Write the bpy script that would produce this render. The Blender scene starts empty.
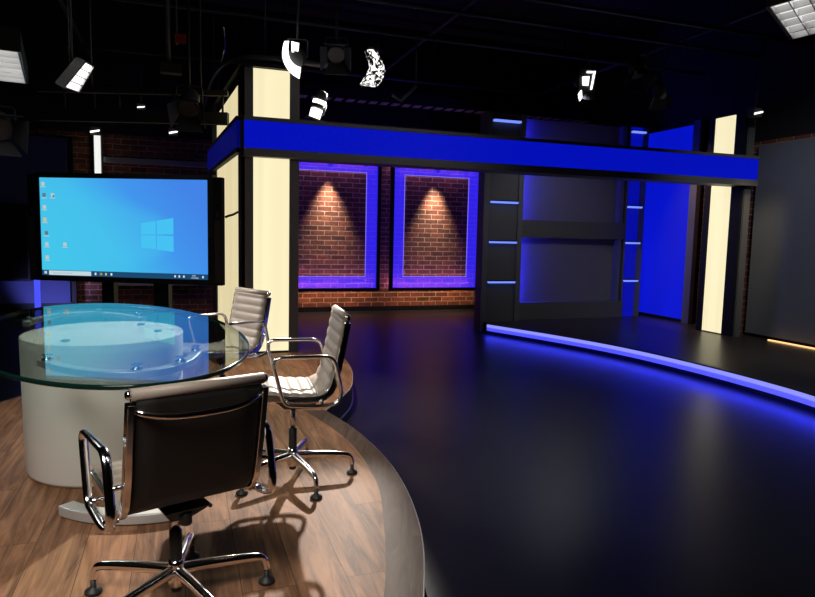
import bpy, bmesh, math, random
from mathutils import Vector, Matrix, Quaternion
random.seed(7)
SC = bpy.context.scene
COL = SC.collection
PI = math.pi
R = math.radians

# ------------------------------------------------------------------ materials
def new_mat(name):
    m = bpy.data.materials.new(name); m.use_nodes = True
    nt = m.node_tree
    for n in list(nt.nodes): nt.nodes.remove(n)
    out = nt.nodes.new('ShaderNodeOutputMaterial')
    return m, nt, out
def N(nt, t, **kw):
    n = nt.nodes.new(t)
    for k, v in kw.items(): setattr(n, k, v)
    return n
def principled(name, col, rough=.5, metal=0., bump=0., bscale=40., var=0., vscale=6., spec=.5, coat=0., stretch=None):
    m, nt, out = new_mat(name)
    p = N(nt, 'ShaderNodeBsdfPrincipled')
    p.inputs['Base Color'].default_value = (*col, 1); p.inputs['Roughness'].default_value = rough
    p.inputs['Metallic'].default_value = metal; p.inputs['Specular IOR Level'].default_value = spec
    p.inputs['Coat Weight'].default_value = coat
    tc = N(nt, 'ShaderNodeTexCoord'); mp = N(nt, 'ShaderNodeMapping')
    if stretch: mp.inputs['Scale'].default_value = stretch
    nt.links.new(tc.outputs['Object'], mp.inputs['Vector'])
    if var > 0:
        no = N(nt, 'ShaderNodeTexNoise'); no.inputs['Scale'].default_value = vscale; no.inputs['Detail'].default_value = 5
        nt.links.new(mp.outputs[0], no.inputs['Vector'])
        mx = N(nt, 'ShaderNodeMix', data_type='RGBA')
        mx.inputs[6].default_value = (*[c*(1-var) for c in col], 1); mx.inputs[7].default_value = (*[min(1, c*(1+var)) for c in col], 1)
        nt.links.new(no.outputs['Fac'], mx.inputs[0]); nt.links.new(mx.outputs[2], p.inputs['Base Color'])
    if bump > 0:
        nb = N(nt, 'ShaderNodeTexNoise'); nb.inputs['Scale'].default_value = bscale; nb.inputs['Detail'].default_value = 3
        nt.links.new(mp.outputs[0], nb.inputs['Vector'])
        b = N(nt, 'ShaderNodeBump'); b.inputs['Strength'].default_value = bump; b.inputs['Distance'].default_value = .01
        nt.links.new(nb.outputs['Fac'], b.inputs['Height']); nt.links.new(b.outputs[0], p.inputs['Normal'])
    nt.links.new(p.outputs[0], out.inputs[0])
    return m
def emissive(name, col, strength=1., var=0., vscale=(3, 3, 3), base=(.02, .02, .02)):
    m, nt, out = new_mat(name)
    p = N(nt, 'ShaderNodeBsdfPrincipled')
    p.inputs['Base Color'].default_value = (*base, 1); p.inputs['Roughness'].default_value = .5
    p.inputs['Specular IOR Level'].default_value = .08
    p.inputs['Emission Color'].default_value = (*col, 1); p.inputs['Emission Strength'].default_value = strength
    if var > 0:
        tc = N(nt, 'ShaderNodeTexCoord'); mp = N(nt, 'ShaderNodeMapping'); mp.inputs['Scale'].default_value = vscale
        no = N(nt, 'ShaderNodeTexNoise'); no.inputs['Scale'].default_value = 1; no.inputs['Detail'].default_value = 1
        mr = N(nt, 'ShaderNodeMapRange'); mr.inputs['From Min'].default_value = .3; mr.inputs['From Max'].default_value = .7
        mr.inputs['To Min'].default_value = strength*(1-var); mr.inputs['To Max'].default_value = strength*(1+var)
        nt.links.new(tc.outputs['Object'], mp.inputs[0]); nt.links.new(mp.outputs[0], no.inputs['Vector'])
        nt.links.new(no.outputs['Fac'], mr.inputs['Value']); nt.links.new(mr.outputs[0], p.inputs['Emission Strength'])
    nt.links.new(p.outputs[0], out.inputs[0])
    return m
def brick_mat(name, axis='x', c1=(.21, .058, .028), c2=(.085, .024, .014), mortar=(.36, .24, .155)):
    m, nt, out = new_mat(name)
    p = N(nt, 'ShaderNodeBsdfPrincipled'); p.inputs['Roughness'].default_value = .85
    tc = N(nt, 'ShaderNodeTexCoord'); sp = N(nt, 'ShaderNodeSeparateXYZ'); cb = N(nt, 'ShaderNodeCombineXYZ')
    nt.links.new(tc.outputs['Object'], sp.inputs[0])
    nt.links.new(sp.outputs['X' if axis == 'x' else 'Y'], cb.inputs['X']); nt.links.new(sp.outputs['Z'], cb.inputs['Y'])
    wob = N(nt, 'ShaderNodeTexNoise'); wob.inputs['Scale'].default_value = 9
    nt.links.new(tc.outputs['Object'], wob.inputs['Vector'])
    vm = N(nt, 'ShaderNodeVectorMath', operation='SCALE'); vm.inputs['Scale'].default_value = .016
    nt.links.new(wob.outputs['Color'], vm.inputs[0])
    va = N(nt, 'ShaderNodeVectorMath', operation='ADD')
    nt.links.new(cb.outputs[0], va.inputs[0]); nt.links.new(vm.outputs[0], va.inputs[1])
    bt = N(nt, 'ShaderNodeTexBrick'); bt.inputs['Scale'].default_value = 1
    bt.inputs['Brick Width'].default_value = .26; bt.inputs['Row Height'].default_value = .088
    bt.inputs['Mortar Size'].default_value = .008; bt.inputs['Mortar Smooth'].default_value = .35
    bt.inputs['Color1'].default_value = (*c1, 1); bt.inputs['Color2'].default_value = (*c2, 1); bt.inputs['Mortar'].default_value = (*mortar, 1)
    nt.links.new(va.outputs[0], bt.inputs['Vector'])
    no = N(nt, 'ShaderNodeTexNoise'); no.inputs['Scale'].default_value = 14; no.inputs['Detail'].default_value = 6
    nt.links.new(tc.outputs['Object'], no.inputs['Vector'])
    mr = N(nt, 'ShaderNodeMapRange'); mr.inputs['To Min'].default_value = .35; mr.inputs['To Max'].default_value = 1.65
    nt.links.new(no.outputs['Fac'], mr.inputs['Value'])
    mul = N(nt, 'ShaderNodeVectorMath', operation='SCALE')
    nt.links.new(bt.outputs['Color'], mul.inputs[0]); nt.links.new(mr.outputs[0], mul.inputs['Scale'])
    nt.links.new(mul.outputs[0], p.inputs['Base Color'])
    ad = N(nt, 'ShaderNodeMath', operation='MULTIPLY_ADD'); ad.inputs[1].default_value = -1.; 
    n2 = N(nt, 'ShaderNodeMath', operation='MULTIPLY'); n2.inputs[1].default_value = .8
    nt.links.new(no.outputs['Fac'], n2.inputs[0])
    nt.links.new(bt.outputs['Fac'], ad.inputs[0]); nt.links.new(n2.outputs[0], ad.inputs[2])
    b = N(nt, 'ShaderNodeBump'); b.inputs['Strength'].default_value = .9; b.inputs['Distance'].default_value = .012
    nt.links.new(ad.outputs[0], b.inputs['Height']); nt.links.new(b.outputs[0], p.inputs['Normal'])
    nt.links.new(p.outputs[0], out.inputs[0])
    return m
def wood_mat(name, dark, light, plank=.19, ang=0., rough=.42, seams=True):
    """planks running along local Y (rotated by ang)"""
    m, nt, out = new_mat(name)
    p = N(nt, 'ShaderNodeBsdfPrincipled'); p.inputs['Roughness'].default_value = rough
    p.inputs['Specular IOR Level'].default_value = .13
    tc = N(nt, 'ShaderNodeTexCoord'); rot = N(nt, 'ShaderNodeMapping'); rot.inputs['Rotation'].default_value = (0, 0, ang + PI/2)
    nt.links.new(tc.outputs['Object'], rot.inputs[0])
    bt = N(nt, 'ShaderNodeTexBrick'); bt.inputs['Scale'].default_value = 1
    bt.inputs['Brick Width'].default_value = 1.25; bt.inputs['Row Height'].default_value = plank
    bt.inputs['Mortar Size'].default_value = .0012 if seams else 0; bt.inputs['Mortar Smooth'].default_value = .2
    bt.inputs['Color1'].default_value = (0, 0, 0, 1); bt.inputs['Color2'].default_value = (1, 1, 1, 1); bt.inputs['Mortar'].default_value = (.3, .3, .3, 1)
    nt.links.new(rot.outputs[0], bt.inputs['Vector'])
    # per plank offset for the grain
    sc = N(nt, 'ShaderNodeVectorMath', operation='SCALE'); sc.inputs['Scale'].default_value = 7.
    nt.links.new(bt.outputs['Color'], sc.inputs[0])
    st = N(nt, 'ShaderNodeMapping'); st.inputs['Scale'].default_value = (1.6, 13, 5)
    nt.links.new(rot.outputs[0], st.inputs[0])
    va = N(nt, 'ShaderNodeVectorMath', operation='ADD')
    nt.links.new(st.outputs[0], va.inputs[0]); nt.links.new(sc.outputs[0], va.inputs[1])
    g = N(nt, 'ShaderNodeTexNoise'); g.inputs['Scale'].default_value = 1.3; g.inputs['Detail'].default_value = 8; g.inputs['Roughness'].default_value = .62; g.inputs['Distortion'].default_value = 1.2
    nt.links.new(va.outputs[0], g.inputs['Vector'])
    st2 = N(nt, 'ShaderNodeMapping'); st2.inputs['Scale'].default_value = (3, 120, 5)
    nt.links.new(rot.outputs[0], st2.inputs[0])
    g2 = N(nt, 'ShaderNodeTexNoise'); g2.inputs['Scale'].default_value = 1.; g2.inputs['Detail'].default_value = 3
    nt.links.new(st2.outputs[0], g2.inputs['Vector'])
    ra = N(nt, 'ShaderNodeValToRGB')
    ra.color_ramp.elements[0].position = .28; ra.color_ramp.elements[0].color = (*dark, 1)
    ra.color_ramp.elements[1].position = .72; ra.color_ramp.elements[1].color = (*light, 1)
    mix = N(nt, 'ShaderNodeMath', operation='MULTIPLY_ADD'); mix.inputs[1].default_value = .22
    sub = N(nt, 'ShaderNodeMath', operation='SUBTRACT'); sub.inputs[1].default_value = .5
    nt.links.new(g2.outputs['Fac'], sub.inputs[0]); nt.links.new(sub.outputs[0], mix.inputs[0]); nt.links.new(g.outputs['Fac'], mix.inputs[2])
    pl = N(nt, 'ShaderNodeMath', operation='MULTIPLY_ADD'); pl.inputs[1].default_value = .10
    nt.links.new(bt.outputs['Color'], pl.inputs[0]); nt.links.new(mix.outputs[0], pl.inputs[2])
    nt.links.new(pl.outputs[0], ra.inputs[0])
    mm = N(nt, 'ShaderNodeMix', data_type='RGBA'); mm.inputs[7].default_value = (*[c*.6 for c in dark], 1)
    nt.links.new(bt.outputs['Fac'], mm.inputs[0]); nt.links.new(ra.outputs[0], mm.inputs[6])
    nt.links.new(mm.outputs[2], p.inputs['Base Color'])
    nt.links.new(p.outputs[0], out.inputs[0])
    return m
def glass_mat(name, tint=(.90, .97, .95)):
    m, nt, out = new_mat(name)
    geo = N(nt, 'ShaderNodeNewGeometry')
    mr = N(nt, 'ShaderNodeMapRange'); mr.inputs['To Min'].default_value = 1.52; mr.inputs['To Max'].default_value = 1/1.52
    nt.links.new(geo.outputs['Backfacing'], mr.inputs['Value'])
    fr = N(nt, 'ShaderNodeFresnel'); nt.links.new(mr.outputs[0], fr.inputs['IOR'])
    tr = N(nt, 'ShaderNodeBsdfTransparent'); tr.inputs[0].default_value = (*tint, 1)
    gl = N(nt, 'ShaderNodeBsdfGlossy'); gl.inputs['Roughness'].default_value = .0
    mx = N(nt, 'ShaderNodeMixShader')
    nt.links.new(fr.outputs[0], mx.inputs[0]); nt.links.new(tr.outputs[0], mx.inputs[1]); nt.links.new(gl.outputs[0], mx.inputs[2])
    nt.links.new(mx.outputs[0], out.inputs[0])
    return m
def acrylic_mat(name, col, strength, alpha):
    """edge-lit clear sheet: partly see-through, gives off blue light"""
    m, nt, out = new_mat(name)
    tr = N(nt, 'ShaderNodeBsdfTransparent'); tr.inputs[0].default_value = (.85, .85, 1, 1)
    em = N(nt, 'ShaderNodeEmission'); em.inputs[0].default_value = (*col, 1); em.inputs[1].default_value = strength
    mx = N(nt, 'ShaderNodeMixShader'); mx.inputs[0].default_value = alpha
    nt.links.new(tr.outputs[0], mx.inputs[1]); nt.links.new(em.outputs[0], mx.inputs[2]); nt.links.new(mx.outputs[0], out.inputs[0])
    return m
def screen_mat(name, w, h):
    """desktop wallpaper: cyan to blue with a soft beam from the logo; local x across, z up from picture centre"""
    m, nt, out = new_mat(name)
    tc = N(nt, 'ShaderNodeTexCoord'); sp = N(nt, 'ShaderNodeSeparateXYZ'); nt.links.new(tc.outputs['Object'], sp.inputs[0])
    u = N(nt, 'ShaderNodeMapRange'); u.inputs['From Min'].default_value = -w/2; u.inputs['From Max'].default_value = w/2
    nt.links.new(sp.outputs['X'], u.inputs['Value'])
    v = N(nt, 'ShaderNodeMapRange'); v.inputs['From Min'].default_value = 1.45-h/2; v.inputs['From Max'].default_value = 1.45+h/2
    nt.links.new(sp.outputs['Z'], v.inputs['Value'])
    # t = u*.8 + v*.35
    a = N(nt, 'ShaderNodeMath', operation='MULTIPLY_ADD'); a.inputs[1].default_value = .78
    b = N(nt, 'ShaderNodeMath', operation='MULTIPLY'); b.inputs[1].default_value = .34
    nt.links.new(v.outputs[0], b.inputs[0]); nt.links.new(u.outputs[0], a.inputs[0]); nt.links.new(b.outputs[0], a.inputs[2])
    ra = N(nt, 'ShaderNodeValToRGB')
    ra.color_ramp.elements[0].position = .05; ra.color_ramp.elements[0].color = (.05, .57, .82, 1)
    ra.color_ramp.elements[1].position = 1.0; ra.color_ramp.elements[1].color = (.055, .23, .80, 1)
    e = ra.color_ramp.elements.new(.45); e.color = (.055, .49, .84, 1)
    e = ra.color_ramp.elements.new(.72); e.color = (.055, .30, .84, 1)
    nt.links.new(a.outputs[0], ra.inputs[0])
    # light beam widening to the left of the logo: brighter where |v-.42| < .12 + .5*(.78-u)
    du = N(nt, 'ShaderNodeMath', operation='SUBTRACT'); du.inputs[0].default_value = .80; nt.links.new(u.outputs[0], du.inputs[1])
    wd = N(nt, 'ShaderNodeMath', operation='MULTIPLY_ADD'); wd.inputs[1].default_value = .55; wd.inputs[2].default_value = .17
    nt.links.new(du.outputs[0], wd.inputs[0])
    dv = N(nt, 'ShaderNodeMath', operation='SUBTRACT'); dv.inputs[1].default_value = .43; nt.links.new(v.outputs[0], dv.inputs[0])
    ab = N(nt, 'ShaderNodeMath', operation='ABSOLUTE'); nt.links.new(dv.outputs[0], ab.inputs[0])
    rr = N(nt, 'ShaderNodeMath', operation='DIVIDE'); nt.links.new(ab.outputs[0], rr.inputs[0]); nt.links.new(wd.outputs[0], rr.inputs[1])
    ss = N(nt, 'ShaderNodeMapRange', interpolation_type='SMOOTHSTEP'); ss.inputs['From Min'].default_value = .55; ss.inputs['From Max'].default_value = 1.35
    ss.inputs['To Min'].default_value = 1; ss.inputs['To Max'].default_value = 0
    nt.links.new(rr.outputs[0], ss.inputs['Value'])
    gate = N(nt, 'ShaderNodeMapRange', interpolation_type='SMOOTHSTEP'); gate.inputs['From Min'].default_value = .0; gate.inputs['From Max'].default_value = .12
    nt.links.new(du.outputs[0], gate.inputs['Value'])
    gm = N(nt, 'ShaderNodeMath', operation='MULTIPLY'); nt.links.new(ss.outputs[0], gm.inputs[0]); nt.links.new(gate.outputs[0], gm.inputs[1])
    g2 = N(nt, 'ShaderNodeMath', operation='MULTIPLY'); g2.inputs[1].default_value = .35; nt.links.new(gm.outputs[0], g2.inputs[0])
    mx = N(nt, 'ShaderNodeMix', data_type='RGBA'); mx.inputs[7].default_value = (.07, .58, .84, 1)
    nt.links.new(g2.outputs[0], mx.inputs[0]); nt.links.new(ra.outputs[0], mx.inputs[6])
    em = N(nt, 'ShaderNodeEmission'); nt.links.new(mx.outputs[2], em.inputs[0]); em.inputs[1].default_value = 1.0
    nt.links.new(em.outputs[0], out.inputs[0])
    return m
def crinkle_mat(name, strength):
    """crumpled white foil: lamp glare and dark folds put into the emission"""
    m, nt, out = new_mat(name)
    tc = N(nt, 'ShaderNodeTexCoord')
    no = N(nt, 'ShaderNodeTexNoise'); no.inputs['Scale'].default_value = 9; no.inputs['Detail'].default_value = 3; no.inputs['Distortion'].default_value = 2.5
    nt.links.new(tc.outputs['Object'], no.inputs['Vector'])
    ra = N(nt, 'ShaderNodeValToRGB'); ra.color_ramp.interpolation = 'LINEAR'
    ra.color_ramp.elements[0].position = .47; ra.color_ramp.elements[0].color = (.003, .003, .003, 1)
    ra.color_ramp.elements[1].position = .55; ra.color_ramp.elements[1].color = (1, .98, .94, 1)
    nt.links.new(no.outputs['Fac'], ra.inputs[0])
    em = N(nt, 'ShaderNodeEmission'); em.inputs[1].default_value = strength; nt.links.new(ra.outputs[0], em.inputs[0])
    nt.links.new(em.outputs[0], out.inputs[0])
    return m

M = {}
M['floor'] = principled('black_studio_vinyl', (.013, .013, .013), .33, bump=.05, bscale=25, var=.35, vscale=3, spec=.24)
M['ceiling'] = principled('black_ceiling', (.008, .008, .009), .9, var=.3)
M['darkwall'] = principled('black_wall', (.006, .006, .008), .95, var=.3, vscale=3)
M['brick'] = brick_mat('brick_back', 'x')
M['brick_side'] = brick_mat('brick_side', 'y')
M['deck'] = wood_mat('walnut_vinyl', (.046, .017, .008), (.30, .148, .078), rough=.6)
M['border'] = wood_mat('walnut_border', (.022, .012, .008), (.10, .060, .041), plank=.3, ang=.35, seams=False, rough=.6)
M['deckside'] = principled('platform_side', (.02, .014, .011), .5)
M['alu'] = principled('brushed_aluminium', (.55, .56, .58), .32, 1.)
M['trimgrey'] = principled('pale_trim', (.55, .53, .5), .4)
M['satin'] = principled('satin_silver', (.6, .6, .59), .45, .6, var=.05)
M['chrome'] = principled('polished_chrome', (.85, .85, .87), .12, 1.)
M['leather'] = principled('taupe_leather', (.31, .255, .21), .48, bump=.12, bscale=180, var=.08, vscale=20)
M['backmesh'] = principled('black_back_cloth', (.006, .0045, .0035), .6, bump=.2, bscale=300)
M['black'] = principled('black_plastic', (.010, .010, .011), .4)
M['rubber'] = principled('black_rubber', (.012, .012, .012), .55)
M['drum'] = principled('matt_pale_grey', (.73, .685, .63), .55, var=.03, vscale=4)
M['glass'] = glass_mat('table_glass')
M['glassedge'] = principled('green_glass_edge', (.003, .018, .014), .12, spec=.3)
M['frame'] = principled('charcoal_frame', (.12, .12, .122), .5, var=.1, vscale=5)
M['frame_dim'] = principled('dim_truss_grey', (.022, .022, .022), .6)
M['frame_black'] = principled('black_frame', (.009, .009, .010), .6, spec=.2)
M['cream'] = emissive('cream_lightbox', (.96, .86, .54), 1., .05, (9, 9, .15), base=(.2, .185, .13))
M['cream_dim'] = emissive('cream_lightbox_side', (.86, .74, .43), .9, .06, (1, 6, .2), base=(.2, .185, .13))
M['led'] = emissive('blue_led_wall', (.001, .005, .47), 1., .05, (22, 22, 22), base=(.002, .002, .003))
M['led_side'] = emissive('blue_led_return', (.0012, .004, .30), .32)
M['bluebox'] = emissive('blue_lightbox', (.0012, .006, .58), 1., .10, (2, 2, .5))
M['blueface'] = emissive('blue_lit_tower', (.001, .003, .36), 1., .1, (2, 2, .7))
M['bluebar'] = emissive('blue_white_led_bar', (.16, .25, 1.0), 1.25)
M['strip'] = emissive('riser_led_strip', (.26, .275, 1.0), 1.1)
M['strip_low'] = emissive('riser_strip_diffuser', (.10, .10, .55), .8, base=(.3, .3, .32))
M['edgeglow'] = emissive('blue_edge_led', (.02, .02, 1.), 45.)
M['acrylic'] = acrylic_mat('edge_lit_acrylic', (.04, .022, .98), 1.35, .36)
M['acrylic_line'] = emissive('acrylic_lit_edge', (.30, .22, 1.), .9)
M['fabric'] = principled('grey_acoustic_fabric', (.16, .15, .16), .9, bump=.15, bscale=200, var=.12, vscale=30)
M['fabric_dark'] = principled('dark_slate_fabric', (.10, .098, .10), .9)
M['greypanel'] = principled('slate_backdrop', (.115, .12, .13), .85, var=.04)
M['navy'] = principled('navy_backdrop', (.03, .035, .12), .8)
M['riser'] = principled('dark_riser_vinyl', (.040, .028, .020), .33, var=.3, vscale=3)
M['riser_lip'] = principled('grey_riser_lip', (.09, .09, .085), .4)
M['warmstrip'] = emissive('warm_led', (1., .55, .22), 1.6)
M['white_led'] = emissive('white_lamp', (1., .98, .93), 2.2)
M['white_tube'] = emissive('white_tube', (.92, .92, .88), 1., .0)
M['louvre'] = principled('louvre_white', (.7, .7, .7), .35, .3)
M['tube_dim'] = emissive('fluorescent_bank', (1., .97, .96), .95)
M['bank_white'] = emissive('left_bank', (1., .98, .95), 1.3)
M['crinkle'] = crinkle_mat('crumpled_foil_glare', 1.6)
M['lamp'] = principled('lamp_housing', (.025, .025, .028), .5)
M['lamp_grey'] = principled('lamp_grey', (.04, .042, .048), .5)
M['pipe'] = principled('black_scaffold', (.035, .035, .038), .45, .3)
M['track'] = principled('grey_track', (.15, .145, .13), .4, .4)
M['red'] = principled('red_tag', (.25, .02, .015), .5)
M['rail_grey'] = principled('grey_rail', (.28, .28, .30), .5)
M['screen'] = screen_mat('desktop_wallpaper', 1.787, 1.0)
M['icon'] = emissive('icon_pale', (.62, .72, .70), .8)
M['icon_dark'] = emissive('icon_slate', (.16, .22, .28), .8)
M['icon_yellow'] = emissive('icon_yellow', (.75, .65, .30), .8)
M['taskbar'] = emissive('taskbar_navy', (.010, .065, .16), 1.)
M['search'] = emissive('search_box', (.55, .68, .72), 1.)
M['searchtext'] = emissive('search_text', (.30, .40, .44), 1.)
M['logo'] = emissive('logo_cyan', (.06, .54, .89), 1.)
M['white_ui'] = emissive('white_ui', (.75, .85, .9), .9)
M['red_ui'] = emissive('red_ui', (.7, .12, .05), .9)
M['green_ui'] = emissive('green_ui', (.1, .55, .12), .9)

# ------------------------------------------------------------------ geometry helpers
class MB:
    def __init__(s): s.v = []; s.f = []; s.mi = []; s.sm = []
    def add(s, vs, fs, mi=0, smooth=False):
        o = len(s.v); s.v += [Vector(v) for v in vs]
        for f in fs: s.f.append([i+o for i in f]); s.mi.append(mi); s.sm.append(smooth)
        return s
    def box(s, x0, x1, y0, y1, z0, z1, mi=0, mat=None):
        vs = [Vector(p) for p in ((x0,y0,z0),(x1,y0,z0),(x1,y1,z0),(x0,y1,z0),(x0,y0,z1),(x1,y0,z1),(x1,y1,z1),(x0,y1,z1))]
        if mat is not None: vs = [mat @ v for v in vs]
        return s.add(vs, [(0,3,2,1),(4,5,6,7),(0,1,5,4),(1,2,6,5),(2,3,7,6),(3,0,4,7)], mi)
    def quadbox(s, p, n, t, mi=0):
        """four corners p, thickened along n by t"""
        n = Vector(n)*t; a = [Vector(q) for q in p]; b = [q+n for q in a]
        return s.add(a+b, [(0,1,2,3),(7,6,5,4),(0,4,5,1),(1,5,6,2),(2,6,7,3),(3,7,4,0)], mi)
    def prism(s, poly, z0, z1, mi=0, mi_side=None):
        n = len(poly); vs = [(x,y,z0) for x,y in poly]+[(x,y,z1) for x,y in poly]
        o = len(s.v); s.add(vs, [tuple(range(n))[::-1], tuple(range(n,2*n))], mi)
        s.add([], [], mi)
        for i in range(n):
            j = (i+1) % n
            s.f.append([o+i,o+j,o+n+j,o+n+i]); s.mi.append(mi if mi_side is None else mi_side); s.sm.append(False)
        return s
    def tube(s, path, r, seg=10, closed=False, mi=0, flat=None):
        """tube along path; r number or list; flat=(a,b) gives an oval section"""
        P = [Vector(p) for p in path]; n = len(P); rr = r if isinstance(r, (list, tuple)) else [r]*n
        T = []
        for i in range(n):
            if closed: t = P[(i+1) % n]-P[i-1]
            else: t = P[min(i+1,n-1)]-P[max(i-1,0)]
            T.append(t.normalized())
        up = Vector((0,0,1)) if abs(T[0].z) < .9 else Vector((1,0,0))
        nrm = (up - T[0]*up.dot(T[0])).normalized(); vs = []
        for i in range(n):
            nrm = (nrm - T[i]*nrm.dot(T[i])).normalized(); b = T[i].cross(nrm)
            for k in range(seg):
                a = 2*PI*k/seg; ca, sa = math.cos(a), math.sin(a)
                if flat: ca *= flat[0]; sa *= flat[1]
                vs.append(P[i]+(nrm*ca+b*sa)*rr[i])
        fs = []
        for i in range(n if closed else n-1):
            j = (i+1) % n
            for k in range(seg):
                l = (k+1) % seg; fs.append((i*seg+k, i*seg+l, j*seg+l, j*seg+k))
        o = len(s.v); s.add(vs, fs, mi, True)
        if not closed:
            s.f.append([o+k for k in range(seg)][::-1]); s.mi.append(mi); s.sm.append(False)
            s.f.append([o+(n-1)*seg+k for k in range(seg)]); s.mi.append(mi); s.sm.append(False)
        return s
    def lathe(s, prof, seg=24, c=(0,0,0), mi=0, sx=1., sy=1., smooth=True):
        """prof: (r,z) from bottom to top"""
        c = Vector(c); vs = []; n = len(prof)
        for r_, z in prof:
            for k in range(seg):
                a = 2*PI*k/seg; vs.append(c+Vector((r_*sx*math.cos(a), r_*sy*math.sin(a), z)))
        fs = []
        for i in range(n-1):
            for k in range(seg):
                l = (k+1) % seg; fs.append((i*seg+k, i*seg+l, (i+1)*seg+l, (i+1)*seg+k))
        o = len(s.v); s.add(vs, fs, mi, smooth)
        s.f.append([o+k for k in range(seg)][::-1]); s.mi.append(mi); s.sm.append(False)
        s.f.append([o+(n-1)*seg+k for k in range(seg)]); s.mi.append(mi); s.sm.append(False)
        return s
    def build(s, name, mats, parent=None, world=False, bevel=0., label=None, props=None, origin=None):
        me = bpy.data.meshes.new(name)
        vs = s.v
        if world and parent is not None:
            inv = (Matrix.Translation(parent.location) @ parent.rotation_euler.to_matrix().to_4x4()).inverted()
            if parent.parent is not None:
                pp = parent.parent
                inv = inv @ (Matrix.Translation(pp.location) @ pp.rotation_euler.to_matrix().to_4x4()).inverted()
            vs = [inv @ v for v in vs]
        if origin is not None: vs = [v-Vector(origin) for v in vs]
        me.from_pydata([tuple(v) for v in vs], [], s.f)
        for m in (mats if isinstance(mats, (list, tuple)) else [mats]): me.materials.append(m)
        for i, p in enumerate(me.polygons): p.material_index = s.mi[i]; p.use_smooth = s.sm[i]
        bm = bmesh.new(); bm.from_mesh(me)
        bmesh.ops.recalc_face_normals(bm, faces=bm.faces)
        big = [f for f in bm.faces if len(f.verts) > 4]
        if big: bmesh.ops.triangulate(bm, faces=big)
        bm.to_mesh(me); bm.free(); me.update()
        o = bpy.data.objects.new(name, me); COL.objects.link(o)
        if origin is not None: o.location = origin
        if parent is not None: o.parent = parent
        if bevel > 0:
            b = o.modifiers.new('edge', 'BEVEL'); b.width = bevel; b.segments = 2; b.limit_method = 'ANGLE'; b.angle_limit = R(50)
        if label: o['label'] = label
        for k, v in (props or {}).items(): o[k] = v
        return o
def tag(o, label, cat, group=None, kind=None):
    o['label'] = label; o['category'] = cat
    if group: o['group'] = group
    if kind: o['kind'] = kind
    return o
def thing(name, label, cat, loc=(0,0,0), rot=(0,0,0), group=None):
    o = bpy.data.objects.new(name, None); COL.objects.link(o); o.empty_display_size = .1
    o.location = loc; o.rotation_euler = rot
    return tag(o, label, cat, group)
def copy_tree(o, parent=None):
    c = o.copy(); COL.objects.link(c); c.parent = parent
    for ch in list(o.children): copy_tree(ch, c)
    return c
def structure(o): o['kind'] = 'structure'; return o
def catmull(pts, n=8, closed=False):
    P = [Vector(p) for p in pts]; out = []; m = len(P)
    for i in range(m if closed else m-1):
        if closed: a, b, c, d = P[i-1], P[i], P[(i+1) % m], P[(i+2) % m]
        else: a, b, c, d = P[max(i-1,0)], P[i], P[i+1], P[min(i+2,m-1)]
        for k in range(n):
            t = k/n
            out.append(.5*((2*b)+(c-a)*t+(2*a-5*b+4*c-d)*t*t+(3*b-a-3*c+d)*t**3))
    if not closed: out.append(P[-1])
    return out
def fillet(pts, rad, n=6, closed=False):
    P = [Vector(p) for p in pts]; m = len(P); out = []
    for i in range(m):
        if not closed and i in (0, m-1): out.append(P[i]); continue
        a, b, c = P[i-1], P[i], P[(i+1) % m]
        r_ = rad[i] if isinstance(rad, (list, tuple)) else rad
        d1 = min(r_, (a-b).length*.49); d2 = min(r_, (c-b).length*.49)
        p, q = b+(a-b).normalized()*d1, b+(c-b).normalized()*d2
        for k in range(n+1):
            t = k/n; out.append(p*(1-t)**2+b*2*t*(1-t)+q*t*t)
    return out
XY = lambda pts: [(p[0], p[1]) for p in pts]

# ------------------------------------------------------------------ camera
cam_d = bpy.data.cameras.new('studio_camera'); cam = bpy.data.objects.new('studio_camera', cam_d); COL.objects.link(cam)
SC.camera = cam
F_PX, PITCH, ROLL, YAW = 650., R(5.67), R(1.31), R(19.2)
cam_d.sensor_fit = 'HORIZONTAL'; cam_d.sensor_width = 36.; cam_d.lens = F_PX*36./815.
cam_d.clip_start = .05; cam_d.clip_end = 100
fw = Vector((math.sin(YAW)*math.cos(PITCH), math.cos(YAW)*math.cos(PITCH), -math.sin(PITCH)))
rt = Vector((math.cos(YAW), -math.sin(YAW), 0)); up = rt.cross(fw)
c, s_ = math.cos(ROLL), math.sin(ROLL)
rt2 = rt*c+up*s_; up2 = up*c-rt*s_
mw = Matrix((rt2, up2, -fw)).transposed().to_4x4(); mw.translation = (0, 0, 1.46)
cam.matrix_world = mw

# ------------------------------------------------------------------ room shell
structure(MB().box(-5, 9, -3, 12.2, -.2, 0).build('floor', M['floor']))
structure(MB().box(-5, 9, -3, 12.2, 5.2, 5.4).build('ceiling', M['ceiling']))
structure(MB().box(-5, 8, 11.75, 12.0, 0, 3.45).build('wall_back', M['brick']))
structure(MB().box(-5, 8, 11.70, 12.0, 3.45, 5.2).build('wall_back_upper', M['darkwall']))  # black instead of brick: the unlit wall top is put into the colour
structure(MB().box(-5, 1.2, 11.66, 11.75, 2.96, 3.5).build('wall_back_shade', M['darkwall']))  # added black strip, paints the brick above the screen as dark
structure(MB().box(-5.2, -5, -3, 12.2, 0, 5.2).build('wall_left', M['darkwall']))
structure(MB().box(7.66, 7.9, -3, 11.75, 0, 2.86).build('wall_right', M['brick_side']))
structure(MB().box(7.66, 7.9, -3, 11.75, 2.86, 5.2).build('wall_right_upper', M['darkwall']))  # shade painted in: black above the brick to keep this part dark
structure(MB().box(-5, 9, -3.2, -3, 0, 5.2).build('wall_front', M['darkwall']))
structure(MB().box(1.2, 5.9, 11.71, 11.75, 0, .09).build('baseboard_back', M['frame_black']))

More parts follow.
